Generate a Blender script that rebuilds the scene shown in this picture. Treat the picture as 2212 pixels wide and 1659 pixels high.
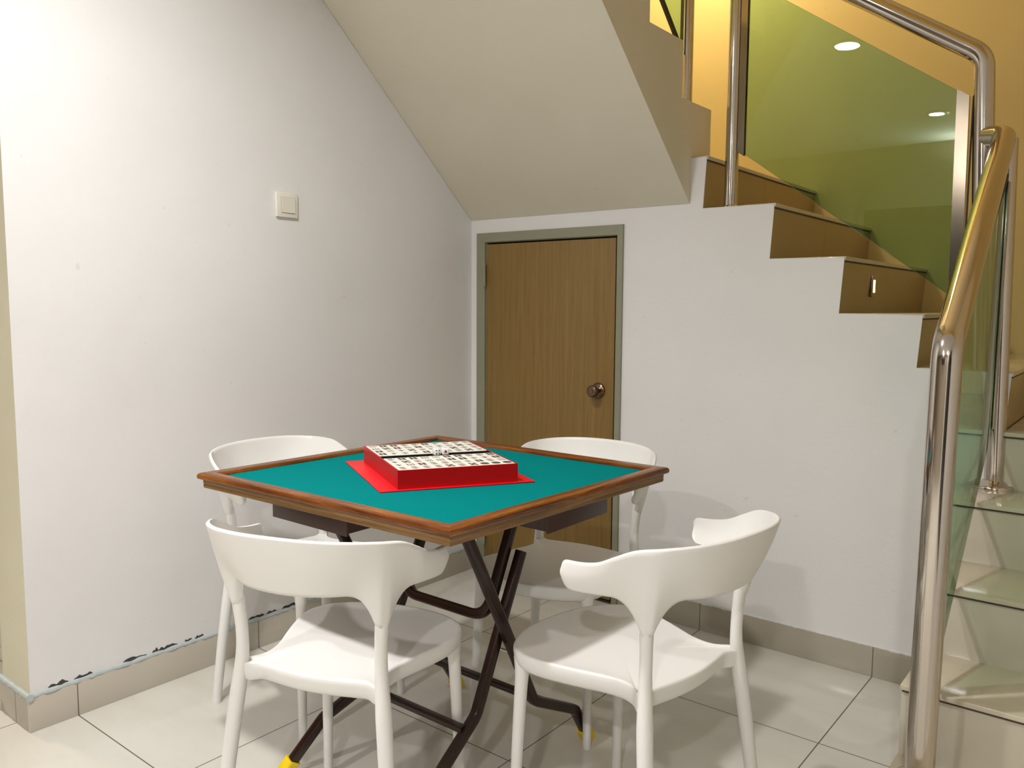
import bpy, bmesh, math, random
from mathutils import Vector, Matrix

random.seed(7)
for o in list(bpy.data.objects):
    bpy.data.objects.remove(o)
scene = bpy.context.scene
COL = scene.collection

# ------------------------------------------------------------------ camera, world, exposure
CAM = dict(f=1766.77, az=2.24498, pitch=-0.09733, roll=0.0056, loc=(2.3757, -2.7088, 1.186))
cd = bpy.data.cameras.new('camera')
cd.sensor_width = 36.0
cd.lens = CAM['f'] / 2212.0 * 36.0
cd.clip_start = 0.02
cam = bpy.data.objects.new('camera', cd)
COL.objects.link(cam)
_f = Vector((math.cos(CAM['az']) * math.cos(CAM['pitch']), math.sin(CAM['az']) * math.cos(CAM['pitch']), math.sin(CAM['pitch'])))
_r = _f.cross(Vector((0, 0, 1))).normalized()
_u = _r.cross(_f)
_c, _s = math.cos(CAM['roll']), math.sin(CAM['roll'])
_r2 = _c * _r + _s * _u
_u2 = -_s * _r + _c * _u
M = Matrix((_r2, _u2, -_f)).transposed().to_4x4()
M.translation = Vector(CAM['loc'])
cam.matrix_world = M
scene.camera = cam

w = bpy.data.worlds.new('world')
scene.world = w
w.use_nodes = True
w.node_tree.nodes['Background'].inputs[0].default_value = (0.9, 0.93, 1.0, 1)
w.node_tree.nodes['Background'].inputs[1].default_value = 0.02

vs = scene.view_settings
vs.view_transform = 'Standard'
vs.look = 'None'
vs.gamma = 1.0
vs.use_curve_mapping = False
vs.exposure = 0.98


def area(name, loc, size, power, color, target=None, spread=math.pi, shape='DISK'):
    l = bpy.data.lights.new(name, 'AREA')
    l.shape = shape
    l.size = size
    if shape == 'RECTANGLE':
        l.size_y = size
    l.energy = power
    l.color = color
    l.spread = spread
    o = bpy.data.objects.new(name, l)
    COL.objects.link(o)
    o.location = loc
    if target is not None:
        o.rotation_euler = (Vector(target) - Vector(loc)).to_track_quat('-Z', 'Y').to_euler()
    return o


ZC = 2.60
WHITE = (1.0, 0.972, 0.955)
WARM = (1.0, 0.76, 0.38)
DOWNLIGHTS = [((0.92, -1.95, ZC), 13.5), ((0.95, -4.0, ZC), 19), ((2.85, -4.1, ZC), 24)]
for p_, e_ in DOWNLIGHTS:
    area('downlight_beam', (p_[0], p_[1], p_[2] - 0.012), 0.12, e_, WHITE, spread=math.radians(155))
pl = bpy.data.lights.new('stairwell_bulb', 'POINT')
pl.energy = 17
pl.color = WARM
pl.shadow_soft_size = 0.09
plo = bpy.data.objects.new('stairwell_bulb', pl)
plo.location = (0.62, 0.62, 3.05)
COL.objects.link(plo)
area('added_sconce_glow', (1.0, -5.06, 2.30), 0.08, 6.0, WHITE, target=(1.0, -4.9, 2.6), spread=math.radians(150))  # added uplight, brightens the ceiling mirrored in the green glass
area('side_room_glow', (-2.2, -2.2, 2.55), 0.3, 16, (1.0, 0.80, 0.55))

# ------------------------------------------------------------------ helpers


def tag(o, label=None, cat=None, group=None, kind=None):
    if label: o['label'] = label
    if cat: o['category'] = cat
    if group: o['group'] = group
    if kind: o['kind'] = kind
    return o


def link(name, bm, mats, parent=None, smooth=True, angle=None):
    me = bpy.data.meshes.new(name)
    bmesh.ops.recalc_face_normals(bm, faces=bm.faces[:])
    bm.to_mesh(me)
    bm.free()
    if not isinstance(mats, (list, tuple)): mats = [mats]
    for m in mats: me.materials.append(m)
    if smooth:
        for p in me.polygons: p.use_smooth = True
        me.set_sharp_from_angle(angle=math.radians(angle if angle else 38))
    o = bpy.data.objects.new(name, me)
    COL.objects.link(o)
    if parent: o.parent = parent
    return o


def thing(name, label, cat, loc=(0, 0, 0), rz=0, group=None):
    o = bpy.data.objects.new(name, None)
    o.empty_display_size = 0.05
    COL.objects.link(o)
    o.location = loc
    o.rotation_euler = (0, 0, rz)
    return tag(o, label, cat, group)


def box(bm, x0, x1, y0, y1, z0, z1, bev=0.0, mi=0, mat=None):
    vs_ = [bm.verts.new((x, y, z)) for x in (x0, x1) for y in (y0, y1) for z in (z0, z1)]
    idx = [(0, 1, 3, 2), (4, 6, 7, 5), (0, 4, 5, 1), (2, 3, 7, 6), (0, 2, 6, 4), (1, 5, 7, 3)]
    fs = [bm.faces.new([vs_[i] for i in f]) for f in idx]
    for f in fs: f.material_index = mi
    if mat is not None:
        for v in vs_: v.co = mat @ v.co
    if bev > 0:
        es = list({e for f in fs for e in f.edges})
        r = bmesh.ops.bevel(bm, geom=es, offset=bev, segments=3, affect='EDGES', profile=0.5)
        for f in r['faces']: f.material_index = mi
    return fs


def prism(bm, pts, axis, a, b, mi=0):
    """extrude polygon pts (2D) along axis from a to b. axis 'x': pts=(y,z); 'y': pts=(x,z); 'z': pts=(x,y)"""
    def mk(p, t):
        return {'x': (t, p[0], p[1]), 'y': (p[0], t, p[1]), 'z': (p[0], p[1], t)}[axis]
    A = [bm.verts.new(mk(p, a)) for p in pts]
    B = [bm.verts.new(mk(p, b)) for p in pts]
    n = len(pts)
    fs = [bm.faces.new(A), bm.faces.new(B[::-1])]
    for i in range(n):
        fs.append(bm.faces.new((A[i], A[(i + 1) % n], B[(i + 1) % n], B[i])))
    for f in fs: f.material_index = mi
    return fs


def fillet(pts, rad, seg=8):
    """round the inner corners of a 3D polyline"""
    P = [Vector(p) for p in pts]
    if not isinstance(rad, (list, tuple)): rad = [rad] * len(P)
    out = [P[0]]
    for i in range(1, len(P) - 1):
        a, b, c = P[i - 1], P[i], P[i + 1]
        d1 = (a - b).normalized(); d2 = (c - b).normalized()
        ang = d1.angle(d2)
        if ang > math.radians(177) or rad[i] <= 0:
            out.append(b); continue
        t = min(rad[i] / math.tan(ang / 2), (a - b).length * 0.48, (c - b).length * 0.48)
        p0 = b + d1 * t; p2 = b + d2 * t
        for k in range(seg + 1):
            s = k / seg
            out.append(p0 * (1 - s) ** 2 + b * 2 * s * (1 - s) + p2 * s * s)
    out.append(P[-1])
    return out


def sweep(bm, path, section, ref=Vector((1, 0, 0)), scale=None, mi=0, caps=True):
    """section: list of (a,b) 2D pts; frame: t tangent, side=ref orthogonalised, n"""
    P = [Vector(p) for p in path]
    rings = []
    side = None
    for i, p in enumerate(P):
        if i == 0: t = (P[1] - P[0])
        elif i == len(P) - 1: t = (P[-1] - P[-2])
        else: t = (P[i + 1] - P[i]).normalized() + (P[i] - P[i - 1]).normalized()
        t.normalize()
        base = ref if side is None else side
        s = base - t * base.dot(t)
        if s.length < 1e-4: s = Vector((0, 1, 0)) - t * t.y
        s.normalize(); side = s
        n = t.cross(s)
        k = scale[i] if scale else 1.0
        rings.append([bm.verts.new(p + s * a * k + n * b * k) for a, b in section])
    m = len(section)
    for i in range(len(rings) - 1):
        for j in range(m):
            f = bm.faces.new((rings[i][j], rings[i][(j + 1) % m], rings[i + 1][(j + 1) % m], rings[i + 1][j]))
            f.material_index = mi
    if caps:
        bm.faces.new(rings[0][::-1]).material_index = mi
        bm.faces.new(rings[-1]).material_index = mi
    return rings


def circ(r, n=20, ry=None):
    ry = ry or r
    return [(r * math.cos(2 * math.pi * i / n), ry * math.sin(2 * math.pi * i / n)) for i in range(n)]


def rrect(wd, ht, r, k=3):
    out = []
    for cx, cy, a0 in ((wd / 2 - r, ht / 2 - r, 0), (-wd / 2 + r, ht / 2 - r, 90), (-wd / 2 + r, -ht / 2 + r, 180), (wd / 2 - r, -ht / 2 + r, 270)):
        for i in range(k + 1):
            a = math.radians(a0 + 90 * i / k)
            out.append((cx + r * math.cos(a), cy + r * math.sin(a)))
    return out


def lathe(bm, prof, center, axis='z', n=32, mi=0):
    """prof list of (r, h) along axis"""
    c = Vector(center)
    rings = []
    for r, h in prof:
        ring = []
        for i in range(n):
            a = 2 * math.pi * i / n
            if axis == 'z': v = Vector((r * math.cos(a), r * math.sin(a), h))
            elif axis == 'y': v = Vector((r * math.cos(a), h, r * math.sin(a)))
            else: v = Vector((h, r * math.cos(a), r * math.sin(a)))
            ring.append(bm.verts.new(c + v))
        rings.append(ring)
    for i in range(len(rings) - 1):
        for j in range(n):
            bm.faces.new((rings[i][j], rings[i][(j + 1) % n], rings[i + 1][(j + 1) % n], rings[i + 1][j])).material_index = mi
    bm.faces.new(rings[0][::-1]).material_index = mi
    bm.faces.new(rings[-1]).material_index = mi


# ------------------------------------------------------------------ materials


class NT:
    def __init__(self, name):
        self.m = bpy.data.materials.new(name)
        self.m.use_nodes = True
        self.t = self.m.node_tree
        self.b = self.t.nodes['Principled BSDF']
        self.out = self.t.nodes['Material Output']

    def n(self, typ, **kw):
        nd = self.t.nodes.new(typ)
        for k, v in kw.items():
            if k.startswith('i_'):
                key = k[2:]
                key = int(key) if key.isdigit() else key.replace('_', ' ')
                nd.inputs[key].default_value = v
            else:
                setattr(nd, k, v)
        return nd

    def l(self, a, b):
        self.t.links.new(a, b)

    def math(self, op, a, b=None, c=None):
        nd = self.n('ShaderNodeMath', operation=op)
        for i, v in enumerate((a, b, c)):
            if v is None: continue
            if isinstance(v, (int, float)): nd.inputs[i].default_value = v
            else: self.l(v, nd.inputs[i])
        return nd.outputs[0]

    def mix(self, fac, a, b):
        nd = self.n('ShaderNodeMix', data_type='RGBA')
        if isinstance(fac, (int, float)): nd.inputs[0].default_value = fac
        else: self.l(fac, nd.inputs[0])
        for i, v in ((6, a), (7, b)):
            if isinstance(v, (tuple, list)): nd.inputs[i].default_value = (*v[:3], 1)
            else: self.l(v, nd.inputs[i])
        return nd.outputs[2]

    def set(self, **kw):
        for k, v in kw.items():
            key = k.replace('_', ' ')
            if isinstance(v, (tuple, list)): self.b.inputs[key].default_value = (*v[:3], 1)
            elif isinstance(v, (int, float)): self.b.inputs[key].default_value = v
            else: self.l(v, self.b.inputs[key])
        return self

    def coord(self):
        return self.n('ShaderNodeTexCoord').outputs['Object']

    def noise(self, scale, detail=3, vec=None, rough=0.5):
        nd = self.n('ShaderNodeTexNoise')
        nd.inputs['Scale'].default_value = scale
        nd.inputs['Detail'].default_value = detail
        nd.inputs['Roughness'].default_value = rough
        if vec is None: vec = self.coord()
        self.l(vec, nd.inputs['Vector'])
        return nd.outputs['Fac']

    def bump(self, h, strength=0.2, dist=0.01):
        nd = self.n('ShaderNodeBump')
        nd.inputs['Strength'].default_value = strength
        nd.inputs['Distance'].default_value = dist
        self.l(h, nd.inputs['Height'])
        self.l(nd.outputs[0], self.b.inputs['Normal'])

    def ramp(self, fac, stops):
        nd = self.n('ShaderNodeValToRGB')
        cr = nd.color_ramp
        while len(cr.elements) < len(stops): cr.elements.new(0.5)
        for e, (p, c) in zip(cr.elements, stops):
            e.position = p; e.color = (*c[:3], 1) if isinstance(c, (tuple, list)) else (c, c, c, 1)
        self.l(fac, nd.inputs[0])
        return nd.outputs[0]

    def scaled(self, s):
        mp = self.n('ShaderNodeMapping')
        mp.inputs['Scale'].default_value = s
        self.l(self.coord(), mp.inputs['Vector'])
        return mp.outputs[0]


def simple(name, col, rough=0.5, metal=0.0, spec=0.5, var=0.0, scale=30, bump=0.0, bscale=200):
    t = NT(name)
    t.set(Roughness=rough, Metallic=metal)
    t.b.inputs['Specular IOR Level'].default_value = spec
    if var > 0:
        c = t.mix(t.noise(scale), tuple(x * (1 - var) for x in col), tuple(min(1, x * (1 + var)) for x in col))
        t.set(Base_Color=c)
    else:
        t.set(Base_Color=col)
    if bump > 0: t.bump(t.noise(bscale, 2), bump, 0.002)
    return t.m


def paint(name, col, col2, bump=0.25):
    t = NT(name)
    big = t.noise(1.7, 4)
    fine = t.noise(60, 3)
    c = t.mix(t.ramp(big, [(0.35, 0.0), (0.65, 1.0)]), col, col2)
    spots = t.ramp(t.noise(38, 2), [(0.74, 0.0), (0.78, 1.0)])
    c = t.mix(t.math('MULTIPLY', spots, 0.25), c, tuple(x * 0.6 for x in col))
    t.set(Base_Color=c, Roughness=0.72)
    t.b.inputs['Specular IOR Level'].default_value = 0.25
    h = t.math('ADD', t.math('MULTIPLY', fine, 0.4), t.noise(9, 5))
    t.bump(h, bump, 0.006)
    return t.m


M_wall = paint('wall_paint', (0.80, 0.79, 0.79), (0.755, 0.745, 0.745), 0.22)
M_cream = paint('end_paint', (0.66, 0.62, 0.47), (0.70, 0.66, 0.52), 0.25)
M_soffit = paint('soffit_paint', (0.76, 0.71, 0.59), (0.72, 0.67, 0.55), 0.15)
M_yellow = paint('stairwell_paint', (0.74, 0.60, 0.31), (0.70, 0.57, 0.30), 0.12)
M_taupe = paint('taupe_paint', (0.30, 0.26, 0.20), (0.28, 0.24, 0.19), 0.1)
M_ceiling = paint('ceiling_paint', (0.82, 0.81, 0.78), (0.80, 0.79, 0.76), 0.05)


def tile_mat(name, col, col2, grout, axes, rough=0.1, width=0.0028, vein=None, spec=0.5):
    t = NT(name)
    co = t.coord()
    sep = t.n('ShaderNodeSeparateXYZ')
    t.l(co, sep.inputs[0])
    c = t.mix(t.ramp(t.noise(2.2, 5), [(0.3, 0.0), (0.7, 1.0)]), col, col2)
    if vein:
        v = t.noise(6, 6, t.scaled((0.35, 1.6, 1.0)), 0.6)
        c = t.mix(t.ramp(v, [(0.45, 0.0), (0.75, 0.5)]), c, vein)
    mask = None
    for ax, off, per in axes:
        s = t.math('DIVIDE', t.math('SUBTRACT', sep.outputs[ax], off), per)
        fr = t.math('FRACT', t.math('ADD', s, 100.5))
        d = t.math('ABSOLUTE', t.math('SUBTRACT', fr, 0.5))
        ln = t.math('LESS_THAN', d, width / 2 / per)
        mask = ln if mask is None else t.math('MAXIMUM', mask, ln)
    if mask is not None:
        c = t.mix(mask, c, grout)
        r = t.math('ADD', t.math('MULTIPLY', mask, 0.6), rough)
        t.set(Roughness=r)
        t.bump(t.math('SUBTRACT', 1.0, mask), 0.35, 0.001)
    else:
        t.set(Roughness=rough)
    t.set(Base_Color=c)
    t.b.inputs['Specular IOR Level'].default_value = spec
    return t.m


GX, GY = 1.1065, -0.5256
GROUT = (0.13, 0.115, 0.09)
M_floor = tile_mat('floor_tile', (0.60, 0.58, 0.52), (0.65, 0.63, 0.57), GROUT, [(0, GX, .6), (1, GY, .6)], 0.065, 0.0034, (0.55, 0.52, 0.45))
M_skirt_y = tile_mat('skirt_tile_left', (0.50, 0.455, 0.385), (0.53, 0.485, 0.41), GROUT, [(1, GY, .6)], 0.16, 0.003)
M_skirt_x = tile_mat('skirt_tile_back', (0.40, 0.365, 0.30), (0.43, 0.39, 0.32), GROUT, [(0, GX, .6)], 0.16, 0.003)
M_tread = tile_mat('tread_tile', (0.56, 0.50, 0.38), (0.60, 0.54, 0.42), GROUT, [], 0.10, vein=(0.5, 0.44, 0.33))
M_riser_shaded = tile_mat('riser_tile_shaded', (0.34, 0.245, 0.115), (0.37, 0.265, 0.13), (0.16, 0.11, 0.05), [(1, 0.53, .6)], 0.22, 0.003)  # same cream tile, with its dim warm shade put into the colour
M_riser_y = tile_mat('riser_tile_front', (0.52, 0.48, 0.38), (0.55, 0.51, 0.41), GROUT, [(0, 2.9, .6)], 0.12, 0.003)
M_joint = simple('dark_joint', (0.05, 0.04, 0.025), 0.6)
M_caulk = simple('grey_caulk', (0.42, 0.46, 0.46), 0.6, var=0.15, scale=40, bump=0.4, bscale=90)
M_wcaulk = simple('white_caulk', (0.66, 0.68, 0.68), 0.6, var=0.08, scale=40, bump=0.3, bscale=90)
M_peel = simple('peeled_plaster', (0.06, 0.06, 0.055), 0.9)

M_plastic = simple('white_plastic', (0.80, 0.79, 0.765), 0.38, spec=0.45, bump=0.03, bscale=900)
M_switch = simple('switch_plastic', (0.80, 0.77, 0.68), 0.35)
M_steel = NT('stainless_steel')
M_steel.set(Base_Color=(0.62, 0.57, 0.52), Metallic=1.0, Roughness=0.11)
M_steel = M_steel.m
M_steel_flat = simple('brushed_clip', (0.40, 0.34, 0.27), 0.16, metal=1.0)
M_bronze = simple('antique_bronze', (0.20, 0.13, 0.09), 0.2, metal=1.0)
M_black = simple('black_rubber', (0.012, 0.010, 0.008), 0.5)
M_matblack = simple('black_felt_strip', (0.008, 0.008, 0.008), 1.0, spec=0.0)
M_legmetal = simple('brown_enamel', (0.022, 0.007, 0.004), 0.25, spec=0.4)
M_drawer = simple('brown_drawer_enamel', (0.050, 0.018, 0.012), 0.35, spec=0.5)
M_bolt = simple('zinc_bolt', (0.7, 0.7, 0.68), 0.25, metal=1.0)
M_cap = simple('yellow_foot_cap', (0.85, 0.62, 0.01), 0.4)
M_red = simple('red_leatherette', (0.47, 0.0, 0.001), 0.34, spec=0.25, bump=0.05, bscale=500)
M_red_lit = simple('red_leatherette_lit', (0.75, 0.001, 0.010), 0.36, spec=0.3, bump=0.05, bscale=500)  # same leatherette as the tray, overhead light put into a brighter red
M_ivory = simple('ivory_tile', (0.80, 0.78, 0.70), 0.3)
M_green_back = simple('green_tile_back', (0.05, 0.25, 0.12), 0.3)
M_ink_k = simple('ink_black', (0.05, 0.05, 0.045), 0.5)
M_ink_r = simple('ink_red', (0.26, 0.035, 0.035), 0.5)
M_ink_g = simple('ink_green', (0.035, 0.11, 0.06), 0.5)
M_die = simple('die_white', (0.88, 0.87, 0.84), 0.25)
M_lamp_ring = simple('white_enamel', (0.8, 0.8, 0.78), 0.4)
M_sofa = simple('dark_brown_leather', (0.045, 0.028, 0.018), 0.4, bump=0.2, bscale=120)
M_frame = simple('door_frame_paint', (0.265, 0.265, 0.185), 0.35, var=0.05, scale=15)


def wood(name, c1, c2, c3, stretch, rough=0.3, scale=1.0):
    t = NT(name)
    v = t.scaled(stretch)
    g = t.noise(14 * scale, 8, v, 0.62)
    g2 = t.noise(60 * scale, 4, v, 0.6)
    c = t.ramp(g, [(0.3, c1), (0.5, c2), (0.72, c3)])
    c = t.mix(t.math('MULTIPLY', t.ramp(g2, [(0.5, 0.0), (0.62, 1.0)]), 0.45), c, c1)
    t.set(Base_Color=c, Roughness=rough)
    t.bump(g2, 0.06, 0.001)
    return t.m


M_door = wood('door_laminate', (0.19, 0.112, 0.028), (0.235, 0.14, 0.036), (0.28, 0.17, 0.05), (3.0, 3.0, 0.10), 0.36, 1.6)
RC = ((0.06, 0.014, 0.003), (0.19, 0.055, 0.008), (0.36, 0.13, 0.018))
M_rim_x = wood('rim_wood_x', *RC, (0.25, 4, 4), 0.22)
M_rim_y = wood('rim_wood_y', *RC, (4, 0.25, 4), 0.22)
SC = ((0.10, 0.045, 0.010), (0.21, 0.105, 0.028), (0.32, 0.18, 0.06))
M_skirt_wx = wood('edge_ply_x', *SC, (0.2, 5, 9), 0.4)
M_skirt_wy = wood('edge_ply_y', *SC, (5, 0.2, 9), 0.4)
M_under = simple('plywood_underside', (0.16, 0.10, 0.05), 0.6)

t = NT('green_felt')
fz = t.noise(420, 2)
c = t.mix(fz, (0.0, 0.165, 0.165), (0.0, 0.225, 0.225))
t.set(Base_Color=c, Roughness=0.85)
t.b.inputs['Specular IOR Level'].default_value = 0.03
t.bump(fz, 0.25, 0.001)
M_felt = t.m


def glass_mat(name, tint):
    t = NT(name)
    t.t.nodes.remove(t.b)
    geo = t.n('ShaderNodeNewGeometry')
    dot = t.n('ShaderNodeVectorMath', operation='DOT_PRODUCT')
    t.l(geo.outputs['Incoming'], dot.inputs[0]); t.l(geo.outputs['Normal'], dot.inputs[1])
    ca = t.math('ABSOLUTE', dot.outputs['Value'])
    F = t.math('ADD', 0.045, t.math('MULTIPLY', 0.955, t.math('POWER', t.math('SUBTRACT', 1.0, ca), 5.0)))
    tr = t.n('ShaderNodeBsdfTransparent'); tr.inputs[0].default_value = (*tint, 1)
    gl = t.n('ShaderNodeBsdfGlossy'); gl.inputs['Roughness'].default_value = 0.0
    gl.inputs['Color'].default_value = (0.9, 1.0, 0.9, 1)
    mx = t.n('ShaderNodeMixShader')
    t.l(F, mx.inputs[0]); t.l(tr.outputs[0], mx.inputs[1]); t.l(gl.outputs[0], mx.inputs[2])
    t.l(mx.outputs[0], t.out.inputs[0])
    return t.m


M_glass = glass_mat('tinted_glass', (0.66, 0.82, 0.72))
M_glass_edge = simple('glass_edge', (0.012, 0.045, 0.022), 0.15)


def emis(name, col, st):
    t = NT(name)
    t.set(Base_Color=(0.8, 0.8, 0.8))
    t.b.inputs['Emission Color'].default_value = (*col, 1)
    t.b.inputs['Emission Strength'].default_value = st
    return t.m


M_lens = emis('lamp_diffuser', (0.95, 1.0, 0.97), 30)
M_lens_w = emis('warm_diffuser', (1.0, 0.75, 0.4), 8)
M_lens_s = emis('step_light_lens', (1.0, 0.85, 0.35), 1.6)

# ------------------------------------------------------------------ setting


def struct(name, bm, m, parent=None, **kw):
    o = link(name, bm, m, parent, **kw)
    if parent is None: o['kind'] = 'structure'
    return o


XR = 3.4    # right wall
YB = 1.12   # back wall of the stairwell
YF = -5.15   # wall behind the camera
XL = -4.4
XS = 1.955  # left side of first flight
# floor
bm = bmesh.new(); box(bm, XL - .1, XR + .1, YF - .1, YB + .1, -.12, 0.0)
struct('floor', bm, M_floor, smooth=False)
# ceiling over the room and over the stairwell
bm = bmesh.new(); box(bm, XL, XR, YF, -1.2, ZC, ZC + .2)
box(bm, XL, -.2, -1.2, YB, ZC, ZC + .2)
struct('ceiling', bm, M_ceiling, smooth=False)
bm = bmesh.new(); box(bm, -.2, XR, -1.2, YB, 4.5, 4.6)
struct('ceiling', bm, M_ceiling, smooth=False)
# walls
bm = bmesh.new()
box(bm, -.2, -.01, -1.846, YB, 0, 4.5)
fs = [f for f in bm.faces]
o = struct('wall_left', bm, [M_wall, M_cream], smooth=False)
for p in o.data.polygons:
    if p.normal.y < -.9 or p.normal.x < -.9: p.material_index = 1
bm = bmesh.new(); box(bm, XL, XR, YB, YB + .1, 0, 4.5)
struct('wall_back', bm, M_yellow, smooth=False)
bm = bmesh.new(); box(bm, XR, XR + .1, YF, YB, 0, 4.5)
struct('wall_right', bm, M_wall, smooth=False)
bm = bmesh.new(); box(bm, XL, XR, YF - .1, YF, 0, ZC)
struct('wall_front', bm, M_taupe, smooth=False)
bm = bmesh.new(); box(bm, XL - .1, XL, YF, YB, 0, ZC)
struct('wall_side', bm, M_cream, smooth=False)
bm = bmesh.new(); box(bm, -.2, XR, -1.3, -1.2, ZC + .2, 4.5)
struct('wall_upper', bm, M_yellow, smooth=False)

# unseen dark windows, added behind the camera to darken the steel's reflections


def added_dark_window(name, x0, x1, z0, z1, axis, pos):
    bm = bmesh.new()
    def B(a, b, c, d, e, f): box(bm, *((a, b, c, d) if axis == 'y' else (c, d, a, b)), e, f, .003)
    fw = .05
    s_ = (pos - .001, pos + .03) if axis == 'y' else (pos - .03, pos + .001)
    for a, b, e, f in ((x0, x1, z0, z0 + fw), (x0, x1, z1 - fw, z1), (x0, x0 + fw, z0, z1), (x1 - fw, x1, z0, z1), ((x0 + x1) / 2 - fw / 2, (x0 + x1) / 2 + fw / 2, z0, z1)):
        B(a, b, *s_, e, f)
    wd = struct(name, bm, M_frame)
    bm = bmesh.new()
    s_ = (pos + .004, pos + .012) if axis == 'y' else (pos - .012, pos - .004)
    if axis == 'y': box(bm, x0 + .02, x1 - .02, *s_, z0 + .02, z1 - .02)
    else: box(bm, *s_, x0 + .02, x1 - .02, z0 + .02, z1 - .02)
    link('pane', bm, M_added_dark, wd, smooth=False)


M_added_dark = simple('added_dark_glass', (0.008, 0.010, 0.014), 0.04, spec=0.5)
added_dark_window('window_added_1', .1, 1.9, .9, 2.1, 'y', YF)
added_dark_window('window_added_2', -4.2, -2.2, .05, 2.2, 'x', XR)

# wall under the stairs (stepped profile) with the cupboard opening
NX = [2.039, 1.799, 1.563, 1.33, 1.083]           # nosing x of the treads of the second flight
NZ = [1.000, 1.162, 1.342, 1.525, 1.705]
bm = bmesh.new()
Y0, Y1 = -.01, -.0065
prism(bm, [(-.01, 0), (.050, 0), (.050, 1.70), (-.01, 1.70)], 'y', Y0, Y1)
prism(bm, [(.050, 1.470), (.738, 1.470), (.738, 1.70), (.050, 1.70)], 'y', Y0, Y1)
prof = [(.738, 0), (2.032, 0), (2.032, .83)]
for i in range(5):
    xb = NX[i] - .010
    prof += [(xb, NZ[i] - (.17 if i == 0 else NZ[i] - NZ[i - 1])), (NX[i], NZ[i] - .003)]
prof = [(.738, 0), (NX[0] - .010, 0)] + prof[3:] + [(.738, 1.702)]
prism(bm, prof, 'y', Y0, Y1)
core = [(.738, 0), (NX[0] - .065, 0)]
for i in range(5):
    core += [(NX[i] - .065, NZ[i] - .02)] if i == 0 else [(NX[i] - .065, NZ[i - 1] - .02), (NX[i] - .065, NZ[i] - .02)]
core += [(.738, NZ[4] - .02)]
prism(bm, core, 'y', Y1, .09)
prism(bm, [(-.01, 0), (.050, 0), (.050, 1.68), (-.01, 1.68)], 'y', Y1, .09)
prism(bm, [(.050, 1.470), (.738, 1.470), (.738, 1.68), (.050, 1.68)], 'y', Y1, .09)
struct('wall_stair', bm, M_wall, smooth=False)

# ---- staircase
st = thing('staircase', 'tiled quarter-turn staircase with cream treads and risers, some painted shade-brown, over the cupboard door', 'staircase', (0, 0, 0))
F1Y = [-1.0, -.767, -.53, -.262, -.028]
F1Z = [.165, .333, .500, .665, .830]
zprev = 0
for i in range(5):
    y1 = F1Y[i + 1] + .03 if i < 4 else YB - .001
    x0 = XS if i < 4 else 2.03
    bm = bmesh.new(); box(bm, x0, XR - .001, F1Y[i], y1, F1Z[i] - .012, F1Z[i], 0.0015)
    link('tread', bm, M_tread, st)
    bm = bmesh.new()
    box(bm, x0 + .002, XR - .001, F1Y[i] + .008, F1Y[i] + .10, zprev, F1Z[i] - .016)
    box(bm, x0 + .004, XR - .001, F1Y[i] + .004, F1Y[i] + .09, F1Z[i] - .017, F1Z[i] - .0115, mi=1)
    link('riser', bm, [M_riser_y, M_joint], st, smooth=False)
    zprev = F1Z[i]
# side cheek of the first flight
bm = bmesh.new()
pts = [(-1.0 + .012, 0)]
for i in range(5):
    pts += [(F1Y[i] + .012, F1Z[i] - .013)]
    if i < 4: pts += [(F1Y[i + 1] + .012, F1Z[i] - .013)]
pts = pts[:9] + [(-.012, F1Z[3] - .013), (-.012, 0)]
prism(bm, pts, 'x', XS + .003, XS + .05)
link('side_cheek', bm, M_riser_y, st, smooth=False)
for i in range(5):
    x1 = NX[i]
    x0 = NX[i + 1] - .02 if i < 4 else -.009
    zb = .83 if i == 0 else NZ[i - 1]
    bm = bmesh.new(); box(bm, x0, x1 + .004, -.006, YB - .001, NZ[i] - .012, NZ[i] + .001, 0.0015)
    link('tread', bm, M_tread, st)
    bm = bmesh.new()
    prism(bm, [(x1 - .012, zb - .005), (x1 - .002, NZ[i] - .016), (x1 - .05, NZ[i] - .016), (x1 - .06, zb - .005)], 'y', -.0062, YB - .001)
    box(bm, x1 - .05, x1 + .0005, -.0062, YB - .001, NZ[i] - .017, NZ[i] - .0115, mi=1)
    link('riser', bm, [M_riser_shaded, M_joint], st, smooth=False)
    
# upper flight : soffit + stringer body
XW = 1.023
UY = [.14, -.09, -.323, -.555, -.79, -1.02]
UZ = [1.895, 2.084, 2.270, 2.455, 2.640, 2.80]
pts = [(-.012, 1.545), (.14, 1.60)]
for y, z in zip(UY, UZ):
    pts += [(y, pts[-1][1] if len(pts) > 2 else 1.71), (y, z)]
pts = [(-.012, 1.545), (.14, 1.545)]
zz = 1.70
for y, z in zip(UY, UZ):
    if pts[-1] != (y, zz): pts.append((y, zz))
    pts.append((y, z)); zz = z
pts += [(-1.20, 2.80), (-1.20, 2.600)]
bm = bmesh.new()
prism(bm, pts, 'x', -.008, XW)
o = link('soffit_slab', bm, [M_soffit, M_wall], st, smooth=False)
for p in o.data.polygons:
    if p.normal.x > .9: p.material_index = 0

# baseboards
bm = bmesh.new(); box(bm, -.012, 0.0, -1.855, 0.0, 0, .1, 0.001)
struct('baseboard_left', bm, M_skirt_y)
bm = bmesh.new(); box(bm, -.205, -.0125, -1.855, -1.843, 0, .1, 0.001)
tag(struct('baseboard_end', bm, M_skirt_x))
bm = bmesh.new(); box(bm, -.215, -.203, -1.855, YB, 0, .1, 0.001)
struct('baseboard_side', bm, M_skirt_y)
bm = bmesh.new(); box(bm, .757, XS + .002, -.0115, 0.0, 0, .1, 0.001)
struct('baseboard_back', bm, M_skirt_x)


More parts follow.
